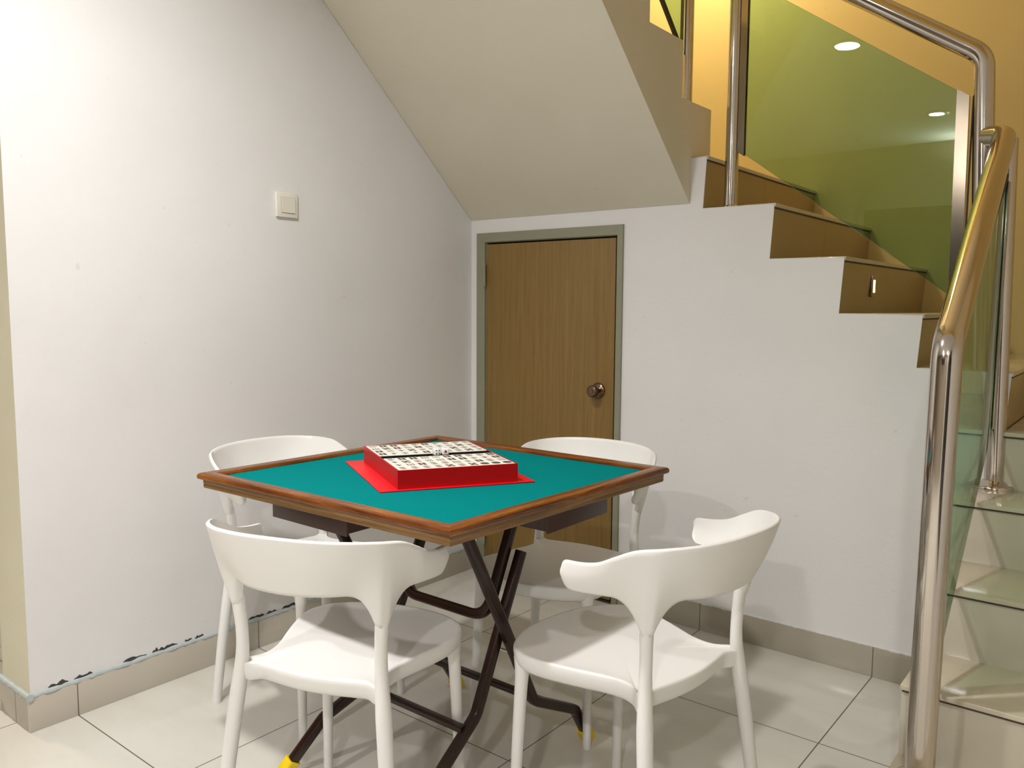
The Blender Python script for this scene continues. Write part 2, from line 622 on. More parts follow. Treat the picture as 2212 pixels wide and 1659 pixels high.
def bead(name, a, b, r, m, jit, seed, n=90):
    rd = random.Random(seed)
    a, b = Vector(a), Vector(b)
    path = []; sc = []
    for i in range(n + 1):
        p = a.lerp(b, i / n)
        p.z += rd.uniform(-jit, jit) * .6
        path.append(p); sc.append(1 + rd.uniform(-.25, .25))
    bm = bmesh.new(); sweep(bm, path, circ(r, 8), Vector((0, 0, 1)), sc)
    return struct(name, bm, m)


bead('trim_1', (-.006, 0, .1), (-.006, -1.858, .1), .0075, M_caulk, .002, 1, 140)
bead('trim_2', (0.003, -1.851, .1), (-.208, -1.851, .1), .0085, M_caulk, .001, 2, 20)
bead('trim_3', (.757, -.006, .101), (XS, -.006, .101), .006, M_wcaulk, .001, 3, 110)
# peeled paint flakes above the left skirting
bm = bmesh.new()
rd = random.Random(5)
y = -1.80
while y < -.55:
    L = rd.uniform(.02, .075)
    if rd.random() < .78:
        n = 7; top = []
        for k in range(n + 1):
            top.append((y + L * k / n, .1085 + (0 if k in (0, n) else rd.uniform(.001, .0075) * (1.6 if rd.random() < .15 else 1))))
        prism(bm, [(y, .104), (y + L, .104)] + top[::-1], 'x', -.0105, -.0093)
    y += L + rd.uniform(.0, .03)
struct('trim_4', bm, M_peel, smooth=False)

# ---- cupboard door
bm = bmesh.new()
FX0, FX1, FZ = .028, .756, 1.487
IX0, IX1, IZ = .074, .732, 1.449
prism(bm, [(FX0, 0), (IX0, 0), (IX0, IZ), (IX1, IZ), (IX1, 0), (FX1, 0), (FX1, FZ), (FX0, FZ)], 'y', -.020, .06)
prism(bm, [(IX0, 0), (IX0 + .004, 0), (IX0 + .004, IZ - .003), (IX1 - .003, IZ - .003), (IX1 - .003, 0), (IX1, 0), (IX1, IZ), (IX0, IZ)], 'y', -.010, .05)
d1 = struct('door_1', bm, M_frame, smooth=False)
bm = bmesh.new(); box(bm, IX0 + .005, IX1 - .009, -.014, .022, .022, IZ - .010, .0012)
link('door_leaf', bm, M_door, d1)
bm = bmesh.new(); box(bm, IX0 + .001, IX1 - .001, .028, .034, .0, IZ)
link('door_gap_shade', bm, M_black, d1, smooth=False)  # added black sheet, stands in for the shade in the door gap
for z in (1.31, .18):
    bm = bmesh.new(); sweep(bm, [(IX0 + .002, -.024, z - .05), (IX0 + .002, -.024, z + .05)], circ(.0055, 12))
    box(bm, IX0 - .004, IX0 + .002, -.0215, -.0195, z - .05, z + .05)
    link('hinge', bm, M_frame, d1)
bm = bmesh.new()
kc = (.655, -.0135, .852)
lathe(bm, [(.031, .0), (.031, -.003), (.028, -.007), (.018, -.010), (.013, -.012), (.012, -.020), (.014, -.024), (.0225, -.034), (.0245, -.044), (.022, -.052), (.018, -.054), (.0165, -.0525), (.008, -.053), (.0075, -.0555), (.003, -.056)], kc, 'y', 40)
k = link('door_knob', bm, M_bronze, d1)

# ------------------------------------------------------------------ railings
R = .0285


def pipe(name, pts, r, parent, fr=.05, m=None, n=24, seg=10):
    bm = bmesh.new()
    sweep(bm, fillet(pts, fr, seg), circ(r, n), Vector((0.3, 0.2, 0.9)).normalized() if abs(Vector(pts[1]).z - Vector(pts[0]).z) < .01 else Vector((1, 0, 0)))
    return link(name, bm, m or M_steel, parent, angle=60)


def glass_slab(name, pts, thick, parent, normal):
    """pts 3D polygon, extruded along normal +-thick/2; faces glass, edges dark green"""
    bm = bmesh.new()
    nrm = Vector(normal)
    A = [bm.verts.new(Vector(p) + nrm * thick / 2) for p in pts]
    B = [bm.verts.new(Vector(p) - nrm * thick / 2) for p in pts]
    bm.faces.new(A); bm.faces.new(B[::-1])
    n = len(pts)
    for i in range(n):
        f = bm.faces.new((A[i], A[(i + 1) % n], B[(i + 1) % n], B[i])); f.material_index = 1
    return link(name, bm, [M_glass, M_glass_edge], parent, smooth=False)


def flange(name, c, r, parent):
    bm = bmesh.new()
    lathe(bm, [(r, 0), (r, .004), (r * .94, .009), (r * .80, .012), (R * 1.25, .016), (R * 1.02, .022)], c, 'z', 36)
    return link(name, bm, M_steel, parent)


# lower rail: newel post, sloping handrail up to the second post, glass between
lr = thing('stair_railing', 'stainless steel railing with green glass beside the lowest steps, nearest the camera', 'railing', (2.0, -.8, .165))
LO = Vector(lr.location)


def W(o, p):
    return tuple(Vector(p) - Vector(o.location))


NB = (2.020, -.850, .165)
NTp = (2.030, -.862, 1.106)
TOP = (1.984, -.010, 1.664)
pipe('newel_post', [W(lr, p) for p in (NB, NTp, TOP, (1.935, .022, 1.672))], R + .001, lr, [.0, .07, .035, 0])
flange('base_flange', W(lr, NB), .05, lr)
P2 = (2.012, -.012, .665)
P2T = (1.994, -.020, 1.652)
bm = bmesh.new(); sweep(bm, [W(lr, P2), W(lr, P2T)], circ(.0265, 24)); link('rail_post', bm, M_steel, lr, angle=60)
flange('base_flange', W(lr, P2), .052, lr)
gx = lambda y: 2.018 + (1.998 - 2.018) * (y + .8) / .76
ga = [(-.765, .36), (-.06, .83), (-.06, 1.535), (-.765, 1.055)]
glass_slab('glass_panel', [W(lr, (gx(y), y, z)) for y, z in ga], .012, lr, (1, 0, 0))
for y, z0, z1 in ((-.775, .36, 1.04), (-.055, .84, 1.53)):
    bm = bmesh.new()
    for s in (-1, 1):
        box(bm, gx(y) + (s * .010) - .0025, gx(y) + (s * .010) + .0025, y - .014, y + .014, z0, z1, .001)
    for v in bm.verts: v.co = v.co - LO
    link('glass_clip', bm, M_steel_flat, lr)
bm = bmesh.new()
sweep(bm, [W(lr, (gx(-.765), -.765, 1.067)), W(lr, (gx(-.06), -.06, 1.547))], rrect(.018, .012, .002), Vector((1, 0, 0)))
link('glass_gasket', bm, M_black, lr)

# second railing along the flight behind, plane y = .03
ur = thing('stair_railing', 'stainless steel railing with large green glass panel along the middle flight', 'railing', (1.93, .03, 1.0))
YR = .03
pipe('handrail', [W(ur, p) for p in ((1.955, YR, 1.0), (1.915, YR, 1.905), (1.30, YR, 2.318), (1.14, YR, 2.43))], .0285, ur, [0, .075, 0, 0])
bm = bmesh.new(); sweep(bm, [W(ur, (1.158, YR, 1.527)), W(ur, (1.158, YR, 2.41))], circ(.0225, 24)); link('rail_post', bm, M_steel, ur, angle=60)
bm = bmesh.new(); lathe(bm, [(.027, 0), (.027, .003), (.0235, .006)], W(ur, (1.158, YR, 1.5265)), 'z', 28); link('base_flange', bm, M_steel, ur)
glass_slab('glass_panel', [W(ur, p) for p in ((1.203, YR, 1.703), (1.858, YR, 1.222), (1.851, YR, 1.815), (1.203, YR, 2.272))], .012, ur, (0, 1, 0))
bm = bmesh.new()
prism(bm, [(1.180, 1.712), (1.203, 1.696), (1.203, 2.272), (1.180, 2.29)], 'y', YR - .010, YR + .010)
for v in bm.verts: v.co -= Vector(ur.location)
link('glass_clip', bm, M_steel_flat, ur, smooth=False)
bm = bmesh.new()
prism(bm, [(1.858, 1.222), (1.892, 1.200), (1.884, 1.795), (1.851, 1.818)], 'y', YR - .010, YR + .010)
for v in bm.verts: v.co -= Vector(ur.location)
link('glass_clip', bm, M_steel_flat, ur, smooth=False)
for x, z0, z1 in ((1.1785, 1.72, 2.29), (1.8935, 1.20, 1.79)):
    bm = bmesh.new(); box(bm, x - .0015, x + .0015, YR - .006, YR + .006, z0, z1)
    for v in bm.verts: v.co -= Vector(ur.location)
    link('glass_gasket', bm, M_black, ur, smooth=False)

# third railing on the upper flight, plane x = .985
tr = thing('stair_railing', 'steel post and green glass on the upper flight, topmost in view', 'railing', (.985, 0, 1.896))
XT = .985
bm = bmesh.new(); sweep(bm, [W(tr, (XT, .012, 1.897)), W(tr, (XT, .012, 2.75))], circ(.0225, 24)); link('rail_post', bm, M_steel, tr, angle=60)
bm = bmesh.new(); lathe(bm, [(.027, 0), (.027, .003), (.0235, .006)], W(tr, (XT, .012, 1.897)), 'z', 28); link('base_flange', bm, M_steel, tr)
glass_slab('glass_panel', [W(tr, p) for p in ((XT, -.03, 2.075), (XT, -.62, 2.59), (XT, -.62, 3.2), (XT, -.03, 2.68))], .012, tr, (1, 0, 0))
bm = bmesh.new(); sweep(bm, [W(tr, (XT, -.03, 2.072)), W(tr, (XT, -.62, 2.587))], rrect(.014, .012, .002)); link('glass_gasket', bm, M_black, tr)
pipe('handrail', [W(tr, (XT, .012, 2.75)), W(tr, (XT, -.75, 3.40))], .0285, tr, 0)

# ------------------------------------------------------------------ small wall things
sw = thing('light_switch', 'cream square rocker light switch on the white left wall', 'light switch', (-.010, -.9695, 1.5185))
bm = bmesh.new(); box(bm, 0, .009, -.0435, .0435, -.0415, .0415, .002); link('face_plate', bm, M_switch, sw)
bm = bmesh.new(); box(bm, .0088, .0092, -.0255, .0305, -.027, .027); link('rocker_gap', bm, M_joint, sw, smooth=False)
bm = bmesh.new()
prism(bm, [(.0085, -.026), (.0115, -.026), (.0135, .026), (.0085, .026)], 'y', -.0245, .0295)
link('rocker', bm, M_switch, sw, smooth=False)

sl = thing('step_light', 'small upright recessed step light in the cream riser painted brown for shade', 'light', (1.5625, .330, 1.255))
bm = bmesh.new(); box(bm, -.004, .003, -.0195, .0195, -.038, .038, .001); link('frame', bm, M_steel_flat, sl)
bm = bmesh.new(); box(bm, .001, .0045, -.010, .010, -.022, .022, .001); link('lens', bm, M_lens_s, sl)

for i, (p_, e_) in enumerate(DOWNLIGHTS):
    nm = ['directly above the game table', 'farther back, mirrored lower in the green glass', 'at the back on the right side of the ceiling'][i]
    dl = thing('downlight', 'round white ceiling downlight ' + nm, 'light', p_, group='ceiling downlights')
    bm = bmesh.new()
    lathe(bm, [(.085, .0), (.085, -.004), (.078, -.008), (.052, -.008), (.050, -.002)], (0, 0, 0), 'z', 40)
    link('ring', bm, M_lamp_ring, dl)
    bm = bmesh.new(); lathe(bm, [(.050, -.0085), (.050, -.009)], (0, 0, 0), 'z', 40)
    link('diffuser', bm, M_lens, dl)
ws = thing('added_sconce', 'added unseen white half-bowl uplighter on the wall behind the viewer', 'light', (1.0, -5.149, 2.25))  # made-up fixture for the added uplight, out of view
bm = bmesh.new(); lathe(bm, [(.010, -.07), (.035, -.055), (.052, -.02), (.055, .02), (.052, .02), (.045, -.015), (.01, -.03)], (0, .065, 0), 'z', 32); link('bowl', bm, M_lamp_ring, ws)
bm = bmesh.new(); box(bm, -.02, .02, 0, .02, -.04, .0, .002); link('bracket', bm, M_lamp_ring, ws)
sc = thing('pendant_lamp', 'warm frosted globe lamp hanging high in the stairwell', 'light', (.62, .62, 4.5))
bm = bmesh.new(); sweep(bm, [(0, 0, 0), (0, 0, -1.33)], circ(.004, 8)); link('cord', bm, M_black, sc)
bm = bmesh.new(); lathe(bm, [(.05, 0), (.05, -.02), (.02, -.03)], (0, 0, 0), 'z', 24); link('canopy', bm, M_lamp_ring, sc)

# low padded bench seen through the gap at the left edge
so = thing('padded_bench', 'low dark brown padded bench glimpsed at the far left edge beyond the wall', 'bench', (-2.38, -1.15, 0))
bm = bmesh.new(); box(bm, -.32, .32, -.55, .55, .06, .215, .012); link('base', bm, M_sofa, so)
bm = bmesh.new(); box(bm, -.33, .33, -.56, .56, .22, .39, .035); link('cushion', bm, M_sofa, so)
for xx in (-.27, .27):
    for yy in (-.5, .5):
        bm = bmesh.new(); lathe(bm, [(.018, 0), (.024, .06)], (xx, yy, 0), 'z', 16); link('leg', bm, M_black, so)

# ------------------------------------------------------------------ chairs


def lerp(a, b, s): return a + (b - a) * s


def cr(pts, s):
    """catmull-rom through pts (list of tuples), s in 0..1"""
    n = len(pts) - 1
    x = min(max(s, 0), 1) * n
    i = min(int(x), n - 1); f = x - i
    P = [Vector(pts[max(0, min(n, j))]) for j in (i - 1, i, i + 1, i + 2)]
    return 0.5 * ((2 * P[1]) + (P[2] - P[0]) * f + (2 * P[0] - 5 * P[1] + 4 * P[2] - P[3]) * f * f + (3 * P[1] - P[0] - 3 * P[2] + P[3]) * f ** 3)


TOPC = [(0, -.297, .758), (.075, -.291, .757), (.142, -.268, .754), (.192, -.228, .749), (.219, -.182, .741), (.229, -.140, .722), (.230, -.100, .703), (.230, -.058, .694), (.229, -.012, .690)]
BOTC = [(0, -.252, .638), (.070, -.246, .640), (.120, -.222, .641), (.158, -.186, .641), (.184, -.148, .640), (.202, -.112, .638), (.212, -.078, .636), (.219, -.045, .634), (.223, -.012, .634)]
TOPF = [(-x, y, z) for x, y, z in TOPC[:0:-1]] + TOPC
BOTF = [(-x, y, z) for x, y, z in BOTC[:0:-1]] + BOTC
NECK = Vector((.163, -.170, .585))


def make_band():
    NU, NV = 190, 14
    def warp(x):
        return x + .030 * math.sin(2 * math.pi * x) / 1.0 * -1 if False else 0.5 - 0.5 * (math.cos(math.pi * x) * .35 + (1 - 2 * x) * .65)
    us = [warp(i / NU) for i in range(NU + 1)]
    tops = [cr(TOPF, u) for u in us]; bots = [cr(BOTF, u) for u in us]
    L = [0]
    for i in range(1, NU + 1): L.append(L[-1] + (bots[i] - bots[i - 1]).length)
    tot = L[-1]
    jr = min(range(NU + 1), key=lambda i: (bots[i].xy - NECK.xy).length + (1 if bots[i].x < 0 else 0))
    Lr = L[jr]; Ll = tot - Lr
    G = []; TH = []; NR = []
    for i in range(NU + 1):
        d = min(abs(L[i] - Lr), abs(L[i] - Ll))
        k = max(0.0, 1 - max(0, d - .0085) / .068)
        dip = k ** 2.6
        b0, t0 = bots[i].copy(), tops[i].copy()
        b = b0.copy(); b.z -= .068 * dip
        # let the dip come down vertically rather than along the lean
        t = t0.copy()
        e = min(L[i], tot - L[i])
        rb, rt_ = .020, .010
        dv = (t - b); ln = dv.length
        if e < rb:
            q = 1 - math.sqrt(max(0, 1 - ((rb - e) / rb) ** 2)); b = b + dv * (q * rb / ln)
        if e < rt_:
            q = 1 - math.sqrt(max(0, 1 - ((rt_ - e) / rt_) ** 2)); t = t - dv * (q * rt_ / ln)
        a_ = tops[min(i + 1, NU)] - tops[max(i - 1, 0)]
        tang = (bots[min(i + 1, NU)] - bots[max(i - 1, 0)])
        n0 = (a_ + tang).cross(b0 - t0).normalized()
        row = []; th = []
        for j in range(NV + 1):
            v = j / NV
            p = t.lerp(b, v)
            out = Vector((p.x, p.y + .05, 0)).normalized()
            row.append(p + out * .005 * math.sin(math.pi * v))
            th.append(lerp(.0042, .0056, v) + .0065 * dip * max(0, (v - .40) / .60) ** 1.3)
        G.append(row); TH.append(th); NR.append(n0)
    bm = bmesh.new()
    O = [[bm.verts.new(G[i][j] + NR[i] * TH[i][j]) for j in range(NV + 1)] for i in range(NU + 1)]
    I = [[bm.verts.new(G[i][j] - NR[i] * TH[i][j]) for j in range(NV + 1)] for i in range(NU + 1)]
    for i in range(NU):
        for j in range(NV):
            bm.faces.new((O[i][j], O[i + 1][j], O[i + 1][j + 1], O[i][j + 1]))
            bm.faces.new((I[i][j], I[i][j + 1], I[i + 1][j + 1], I[i + 1][j]))
    per = [(i, 0) for i in range(NU + 1)] + [(NU, j) for j in range(1, NV + 1)] + [(i, NV) for i in range(NU - 1, -1, -1)] + [(0, j) for j in range(NV - 1, 0, -1)]
    n = len(per)
    mids = []
    for k, (i, j) in enumerate(per):
        a = per[k - 1]; b = per[(k + 1) % n]
        tg = (G[b[0]][b[1]] - G[a[0]][a[1]])
        d = tg.cross(NR[i])
        d = d.normalized() if d.length > 1e-9 else Vector((0, 0, 1))
        cen = G[NU // 2 if False else min(max(i, 2), NU - 2)][NV // 2]
        if d.dot(G[i][j] - cen) < 0: d = -d
        mids.append(bm.verts.new(G[i][j] + d * TH[i][j] * .45))
    for k in range(n):
        a, b = per[k], per[(k + 1) % n]
        for S in (O, I):
            try: bm.faces.new((S[a[0]][a[1]], S[b[0]][b[1]], mids[(k + 1) % n], mids[k]))
            except ValueError: pass
    return bm


SEAT_HALF = [(0, .232), (.07, .226), (.13, .207), (.175, .176), (.196, .138), (.198, .095), (.186, .045), (.168, -.010), (.150, -.060), (.143, -.100), (.149, -.130), (.166, -.152), (.176, -.168), (.160, -.178), (.130, -.163), (.10, -.166), (.05, -.174), (0, -.177)]


def make_seat():
    bm = bmesh.new()
    full = SEAT_HALF + [(-x, y) for x, y in SEAT_HALF[-2:0:-1]]
    N = 120
    m = len(full)
    out = []
    for i in range(N):
        x = i / N * m
        k = int(x); f = x - k
        P = [Vector((*full[(k + d) % m], 0)) for d in (-1, 0, 1, 2)]
        p = 0.5 * ((2 * P[1]) + (P[2] - P[0]) * f + (2 * P[0] - 5 * P[1] + 4 * P[2] - P[3]) * f * f + (3 * P[1] - P[0] - 3 * P[2] + P[3]) * f ** 3)
        out.append(p)
    c = Vector((0, .02, 0))
    rings = []
    def ztop(s, p):
        back = max(0, (-p.y) / .17)
        return .4365 + .0085 * s ** 5 - .001 * (1 - s)
    for s in (.15, .35, .55, .7, .82, .90, .95, .98):
        rings.append([bm.verts.new(Vector((c.x + (p.x - c.x) * s, c.y + (p.y - c.y) * s, ztop(s, p)))) for p in out])
    for s, z in ((1.0, .4435), (1.010, .439), (1.012, .432), (1.005, .420), (.985, .409), (.955, .4035), (.90, .4045), (.80, .412), (.5, .418)):
        rings.append([bm.verts.new(Vector((c.x + (p.x - c.x) * s, c.y + (p.y - c.y) * s, z))) for p in out])
    bm.faces.new(rings[0][::-1])
    for a, b in zip(rings[:-1], rings[1:]):
        for j in range(N):
            bm.faces.new((a[j], a[(j + 1) % N], b[(j + 1) % N], b[j]))
    bm.faces.new(rings[-1])
    return bm


def leg_path(P, n=28):
    return [cr(P, i / n) for i in range(n + 1)]


def rear_leg(s):
    bm = bmesh.new()
    P = [(s * .207, -.212, 0), (s * .195, -.199, .15), (s * .181, -.184, .30), (s * .170, -.173, .40), (s * .164, -.168, .46), (s * .1638, -.1685, .52), (s * .1685, -.1722, .580), (s * .1712, -.1785, .635)]
    path = leg_path(P, 40)
    sc = []
    for p in path:
        z = p.z
        k = lerp(.0132, .0168, min(z / .38, 1))
        if z > .38: k = lerp(.0168, .0130, min((z - .38) / .11, 1))
        if z > .53: k = lerp(.0130, .0140, min((z - .53) / .04, 1))
        if z > .575: k = lerp(.0140, .0040, min((z - .575) / .06, 1))
        sc.append(k / .0115)
    sweep(bm, path, circ(.0115, 18, .0110), Vector((1, 0, 0)), sc)
    return bm


def front_leg(s):
    bm = bmesh.new()
    P = [(s * .183, .169, 0), (s * .179, .165, .15), (s * .174, .160, .30), (s * .169, .155, .420)]
    path = leg_path(P, 20)
    sweep(bm, path, circ(.0110, 18), Vector((1, 0, 0)), [lerp(1.0, 1.34, min(p.z / .40, 1)) + .55 * max(0, (p.z - .355) / .065) ** 2 for p in path])
    return bm


CG = 'white plastic chairs around the game table'


def make_chair(label):
    t = thing('plastic_chair', label, 'chair', group=CG)
    link('seat', make_seat(), M_plastic, t, angle=60)
    link('backrest', make_band(), M_plastic, t, angle=75)
    for s in (-1, 1):
        link('leg', rear_leg(s), M_plastic, t, angle=60)
        link('leg', front_leg(s), M_plastic, t, angle=60)
    return t


def dup(root, loc, rz, label):
    r = root.copy(); COL.objects.link(r)
    r.location = loc; r.rotation_euler = (0, 0, rz); r['label'] = label
    for ch in list(root.children):
        cc = ch.copy(); COL.objects.link(cc); cc.parent = r
        for g in ch.children:
            dd = g.copy(); COL.objects.link(dd); dd.parent = cc
    return r


chA = make_chair('white plastic chair with its back to the camera, front left of the game table')
chA.location = (1.018, -1.564, 0); chA.rotation_euler = (0, 0, .32)
chB = dup(chA, (1.499, -1.200, 0), 1.445, 'white plastic chair in front of the blank stair wall, nearest the steel railing')
chC = dup(chA, (.446, -1.224, 0), -1.568, 'white plastic chair behind the table against the left wall, under the light switch')
chD = dup(chA, (1.030, -.800, 0), 3.26, 'white plastic chair behind the table in front of the wooden cupboard door')

# ------------------------------------------------------------------ game table
TC = Vector((.94, -1.20, 0))
tb = thing('game_table', 'folding game table with green felt top, wooden rim and brown crossed legs', 'table', TC)
# outer rim corners at z=.76 (slightly out of square)
CORN = [Vector((.499, -1.624)), Vector((1.341, -1.599)), Vector((1.375, -.791)), Vector((.542, -.801))]


def inset(d):
    out = []
    n = 4
    for i in range(n):
        p0, p1, p2 = CORN[i - 1], CORN[i], CORN[(i + 1) % n]
        e1 = (p1 - p0).normalized(); e2 = (p2 - p1).normalized()
        n1 = Vector((-e1.y, e1.x)); n2 = Vector((-e2.y, e2.x))
        bis = (n1 + n2); k = d / (bis.dot(n1))
        out.append(p1 + bis * k)
    return out


def rail(i, prof):
    bm = bmesh.new()
    R0 = []; R1 = []
    for d, z in prof:
        c = inset(d)
        a, b = c[i], c[(i + 1) % 4]
        R0.append(bm.verts.new(Vector((a.x, a.y, z)) - TC)); R1.append(bm.verts.new(Vector((b.x, b.y, z)) - TC))
    m = len(prof)
    for j in range(m): bm.faces.new((R0[j], R1[j], R1[(j + 1) % m], R0[(j + 1) % m]))
    bm.faces.new(R0[::-1]); bm.faces.new(R1)
    return bm


RIMP = [(.006, .7445), (.0015, .7455), (0, .748), (-.0005, .752), (.0005, .7565), (.0035, .7598), (.007, .761), (.030, .761), (.0345, .7595), (.0365, .756), (.037, .7495), (.037, .7445)]
SKP = [(.012, .7225), (.0105, .724), (.0100, .730), (.0108, .7325), (.0100, .735), (.0100, .7445), (.036, .7445), (.036, .7225)]
for i in range(4):
    link('rim_rail', rail(i, RIMP), M_rim_x if i % 2 == 0 else M_rim_y, tb, angle=30)
    link('edge_board', rail(i, SKP), M_skirt_wx if i % 2 == 0 else M_skirt_wy, tb, angle=30)
bm = bmesh.new()
prism(bm, [tuple(c - TC.xy) for c in inset(.0355)], 'z', .7445, .7505)
link('felt_top', bm, M_felt, tb, smooth=False)
bm = bmesh.new()
prism(bm, [tuple(c - TC.xy) for c in inset(.035)], 'z', .7285, .7445)
link('underside_board', bm, M_under, tb, smooth=False)

SEC = rrect(.022, .026, .005)


def tl(p): return tuple(Vector(p) - TC)


def leg(name, pts, fr=.05, sec=SEC):
    bm = bmesh.new()
    sweep(bm, fillet([tl(p) for p in pts], fr, 8), sec, Vector((1, 0, 0)))
    return link(name, bm, M_legmetal, tb, angle=35)


def foot_cap(parent, p, q):
    """yellow sleeve around the leg end, from p (floor) towards q"""
    bm = bmesh.new()
    p = Vector(tl(p)); q = Vector(tl(q))
    d = (q - p).normalized()
    sweep(bm, [p - d * .001, p + d * .042], rrect(.032, .036, .007), Vector((1, 0, 0)))
    o = link('foot_cap', bm, M_cap, parent, angle=35)
    return o


# frame 2 : feet towards the stair wall, x = .72 and 1.205
for x in (.722, 1.203):
    pts = [(x, -1.425, .7285), (x, -1.222, .345), (x, -1.150, .205), (x, -.965, .108), (x, -.905, .014)]
    l = leg('leg', pts, [0, 0, .055, .04, 0])
    foot_cap(l, (x, -.897, .0005), (x, -.965, .108))
# frame 1 : feet towards the camera side
for pts in ([(.845, -1.168, .585), (.842, -1.262, .39), (.836, -1.345, .225), (.768, -1.455, .140), (.712, -1.530, .014)],
            [(1.176, -1.168, .585), (1.176, -1.262, .39), (1.176, -1.335, .232), (1.176, -1.505, .112), (1.176, -1.560, .014)]):
    l = leg('leg', pts, [0, 0, .055, .04, 0])
    a, b = Vector(pts[-1]), Vector(pts[-2])
    d = (a - b).normalized()
    foot_cap(l, a + d * .012, b)
# inner U frame carried by frame 1
bm = bmesh.new()
U = [(1.150, -1.135, .7285), (1.150, -1.268, .440), (.871, -1.268, .440), (.871, -1.135, .7285)]
sweep(bm, fillet([tl(p) for p in U], [0, .05, .05, 0], 8), rrect(.024, .024, .005), Vector((0, 1, 0)))
link('support_frame', bm, M_legmetal, tb, angle=35)
SB = rrect(.016, .020, .004)
for x0, x1, y, z in ((.820, 1.176, -1.378, .215), (.722, 1.203, -1.118, .192)):
    bm = bmesh.new()
    sweep(bm, [tl((x0, y, z)), tl((x1, y, z))], SB, Vector((0, 0, 1)))
    link('stretcher', bm, M_legmetal, tb, angle=35)
for x0, x1, y, z in ((.722, .842, -1.2235, .350), (1.150, 1.203, -1.2235, .350)):
    bm = bmesh.new()
    lathe(bm, [(.004, 0), (.004, x1 - x0 + .028), (.0065, x1 - x0 + .029), (.0065, x1 - x0 + .033), (.003, x1 - x0 + .036)], tl((x0 - .014, y, z)), 'x', 14)
    link('pivot_bolt', bm, M_bolt, tb)


def drawer(name, x0, x1, y0, y1, z0, z1, face):
    """open tray with a taller front plate on side `face`"""
    bm = bmesh.new()
    v = TC
    def B(a, b, c, d, e, f, bev=.0008): box(bm, a - v.x, b - v.x, c - v.y, d - v.y, e, f, bev)
    B(x0, x1, y0, y1, z0, z0 + .002)
    B(x0, x0 + .002, y0, y1, z0, z1); B(x1 - .002, x1, y0, y1, z0, z1)
    B(x0, x1, y0, y0 + .002, z0, z1); B(x0, x1, y1 - .002, y1, z0, z1)
    d = link('drawer', bm, M_drawer, tb, smooth=False)
    bm = bmesh.new()
    if face == 'y': B(x0 - .006, x1 + .006, y0 - .004, y0 + .001, z0 - .004, z1 + .002, .0015)
    else: B(x1 - .001, x1 + .004, y0 - .006, y1 + .006, z0 - .004, z1 + .002, .0015)
    link('drawer_front', bm, M_drawer, d)
    for q in (0, 1):
        bm = bmesh.new()
        if face == 'y':
            a = (x0 + .03, x1 - .05)[q]; B(a, a + .02, y0, y1 + .02, z1 + .001, .7285, 0)
        else:
            a = (y0 + .03, y1 - .05)[q]; B(x0 - .02, x1, a, a + .02, z1 + .001, .7285, 0)
        link('drawer_runner', bm, M_legmetal, tb, smooth=False)


drawer('drawer', .640, .915, -1.495, -1.345, .650, .697, 'y')
drawer('drawer', 1.135, 1.275, -1.195, -.945, .656, .702, 'x')

# ------------------------------------------------------------------ mahjong case and tiles
FZ0 = .7505
cs = thing('tile_case', 'open red leatherette case of mahjong tiles lying on the green felt', 'case', (.925, -1.205, FZ0))
CO = Vector(cs.location)
TOPZ = .799
TR = [Vector((.692, -1.261)), Vector((1.000, -1.413)), Vector((1.155, -1.158)), Vector((.878, -.996))]
# regularise into a rectangle: left side = rows direction, front = column direction
P0 = Vector((1.000, -1.411))                     # near-left corner (bottom left in view)
ev = Vector((math.cos(math.radians(57.5)), math.sin(math.radians(57.5))))     # columns direction
eu = Vector((math.cos(math.radians(151.5)), math.sin(math.radians(151.5))))   # rows direction, slightly out of square
LU, LV = .357, .296


def cpt(u, v, z=0.0):
    p = P0 + eu * u + ev * v
    return Vector((p.x, p.y, z)) - CO


def cbox(bm, u0, u1, v0, v1, z0, z1, mi=0, bev=0.0):
    Mx = Matrix(((eu.x, ev.x, 0, P0.x - CO.x), (eu.y, ev.y, 0, P0.y - CO.y), (0, 0, 1, -CO.z), (0, 0, 0, 1)))
    return box(bm, u0, u1, v0, v1, z0, z1, bev, mi, Mx)


WT = .004
bm = bmesh.new()
cbox(bm, 0, LU, 0, WT, FZ0 + .004, TOPZ); cbox(bm, 0, LU, LV - WT, LV, FZ0 + .004, TOPZ)
cbox(bm, 0, WT, WT, LV - WT, FZ0 + .004, TOPZ); cbox(bm, LU - WT, LU, WT, LV - WT, FZ0 + .004, TOPZ)
cbox(bm, WT, LU - WT, WT, LV - WT, FZ0 + .004, FZ0 + .008)
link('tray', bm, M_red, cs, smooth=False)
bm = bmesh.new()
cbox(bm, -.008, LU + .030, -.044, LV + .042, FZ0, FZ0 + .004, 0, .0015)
link('cover_flap', bm, M_red_lit, cs)
GAP = .040
TU = (LU - 2 * WT - GAP) / 8 - .0003
TV = (LV - 2 * WT) / 10 - .0003
DZ = .7975
bm = bmesh.new()
cbox(bm, WT + 4 * (TU + .0003), WT + 4 * (TU + .0003) + GAP - .0003, WT, LV - WT, FZ0 + .008, DZ)
link('divider', bm, M_matblack, cs, smooth=False)

# mahjong tiles: a few kinds of marks, meshes shared
TH_ = .024


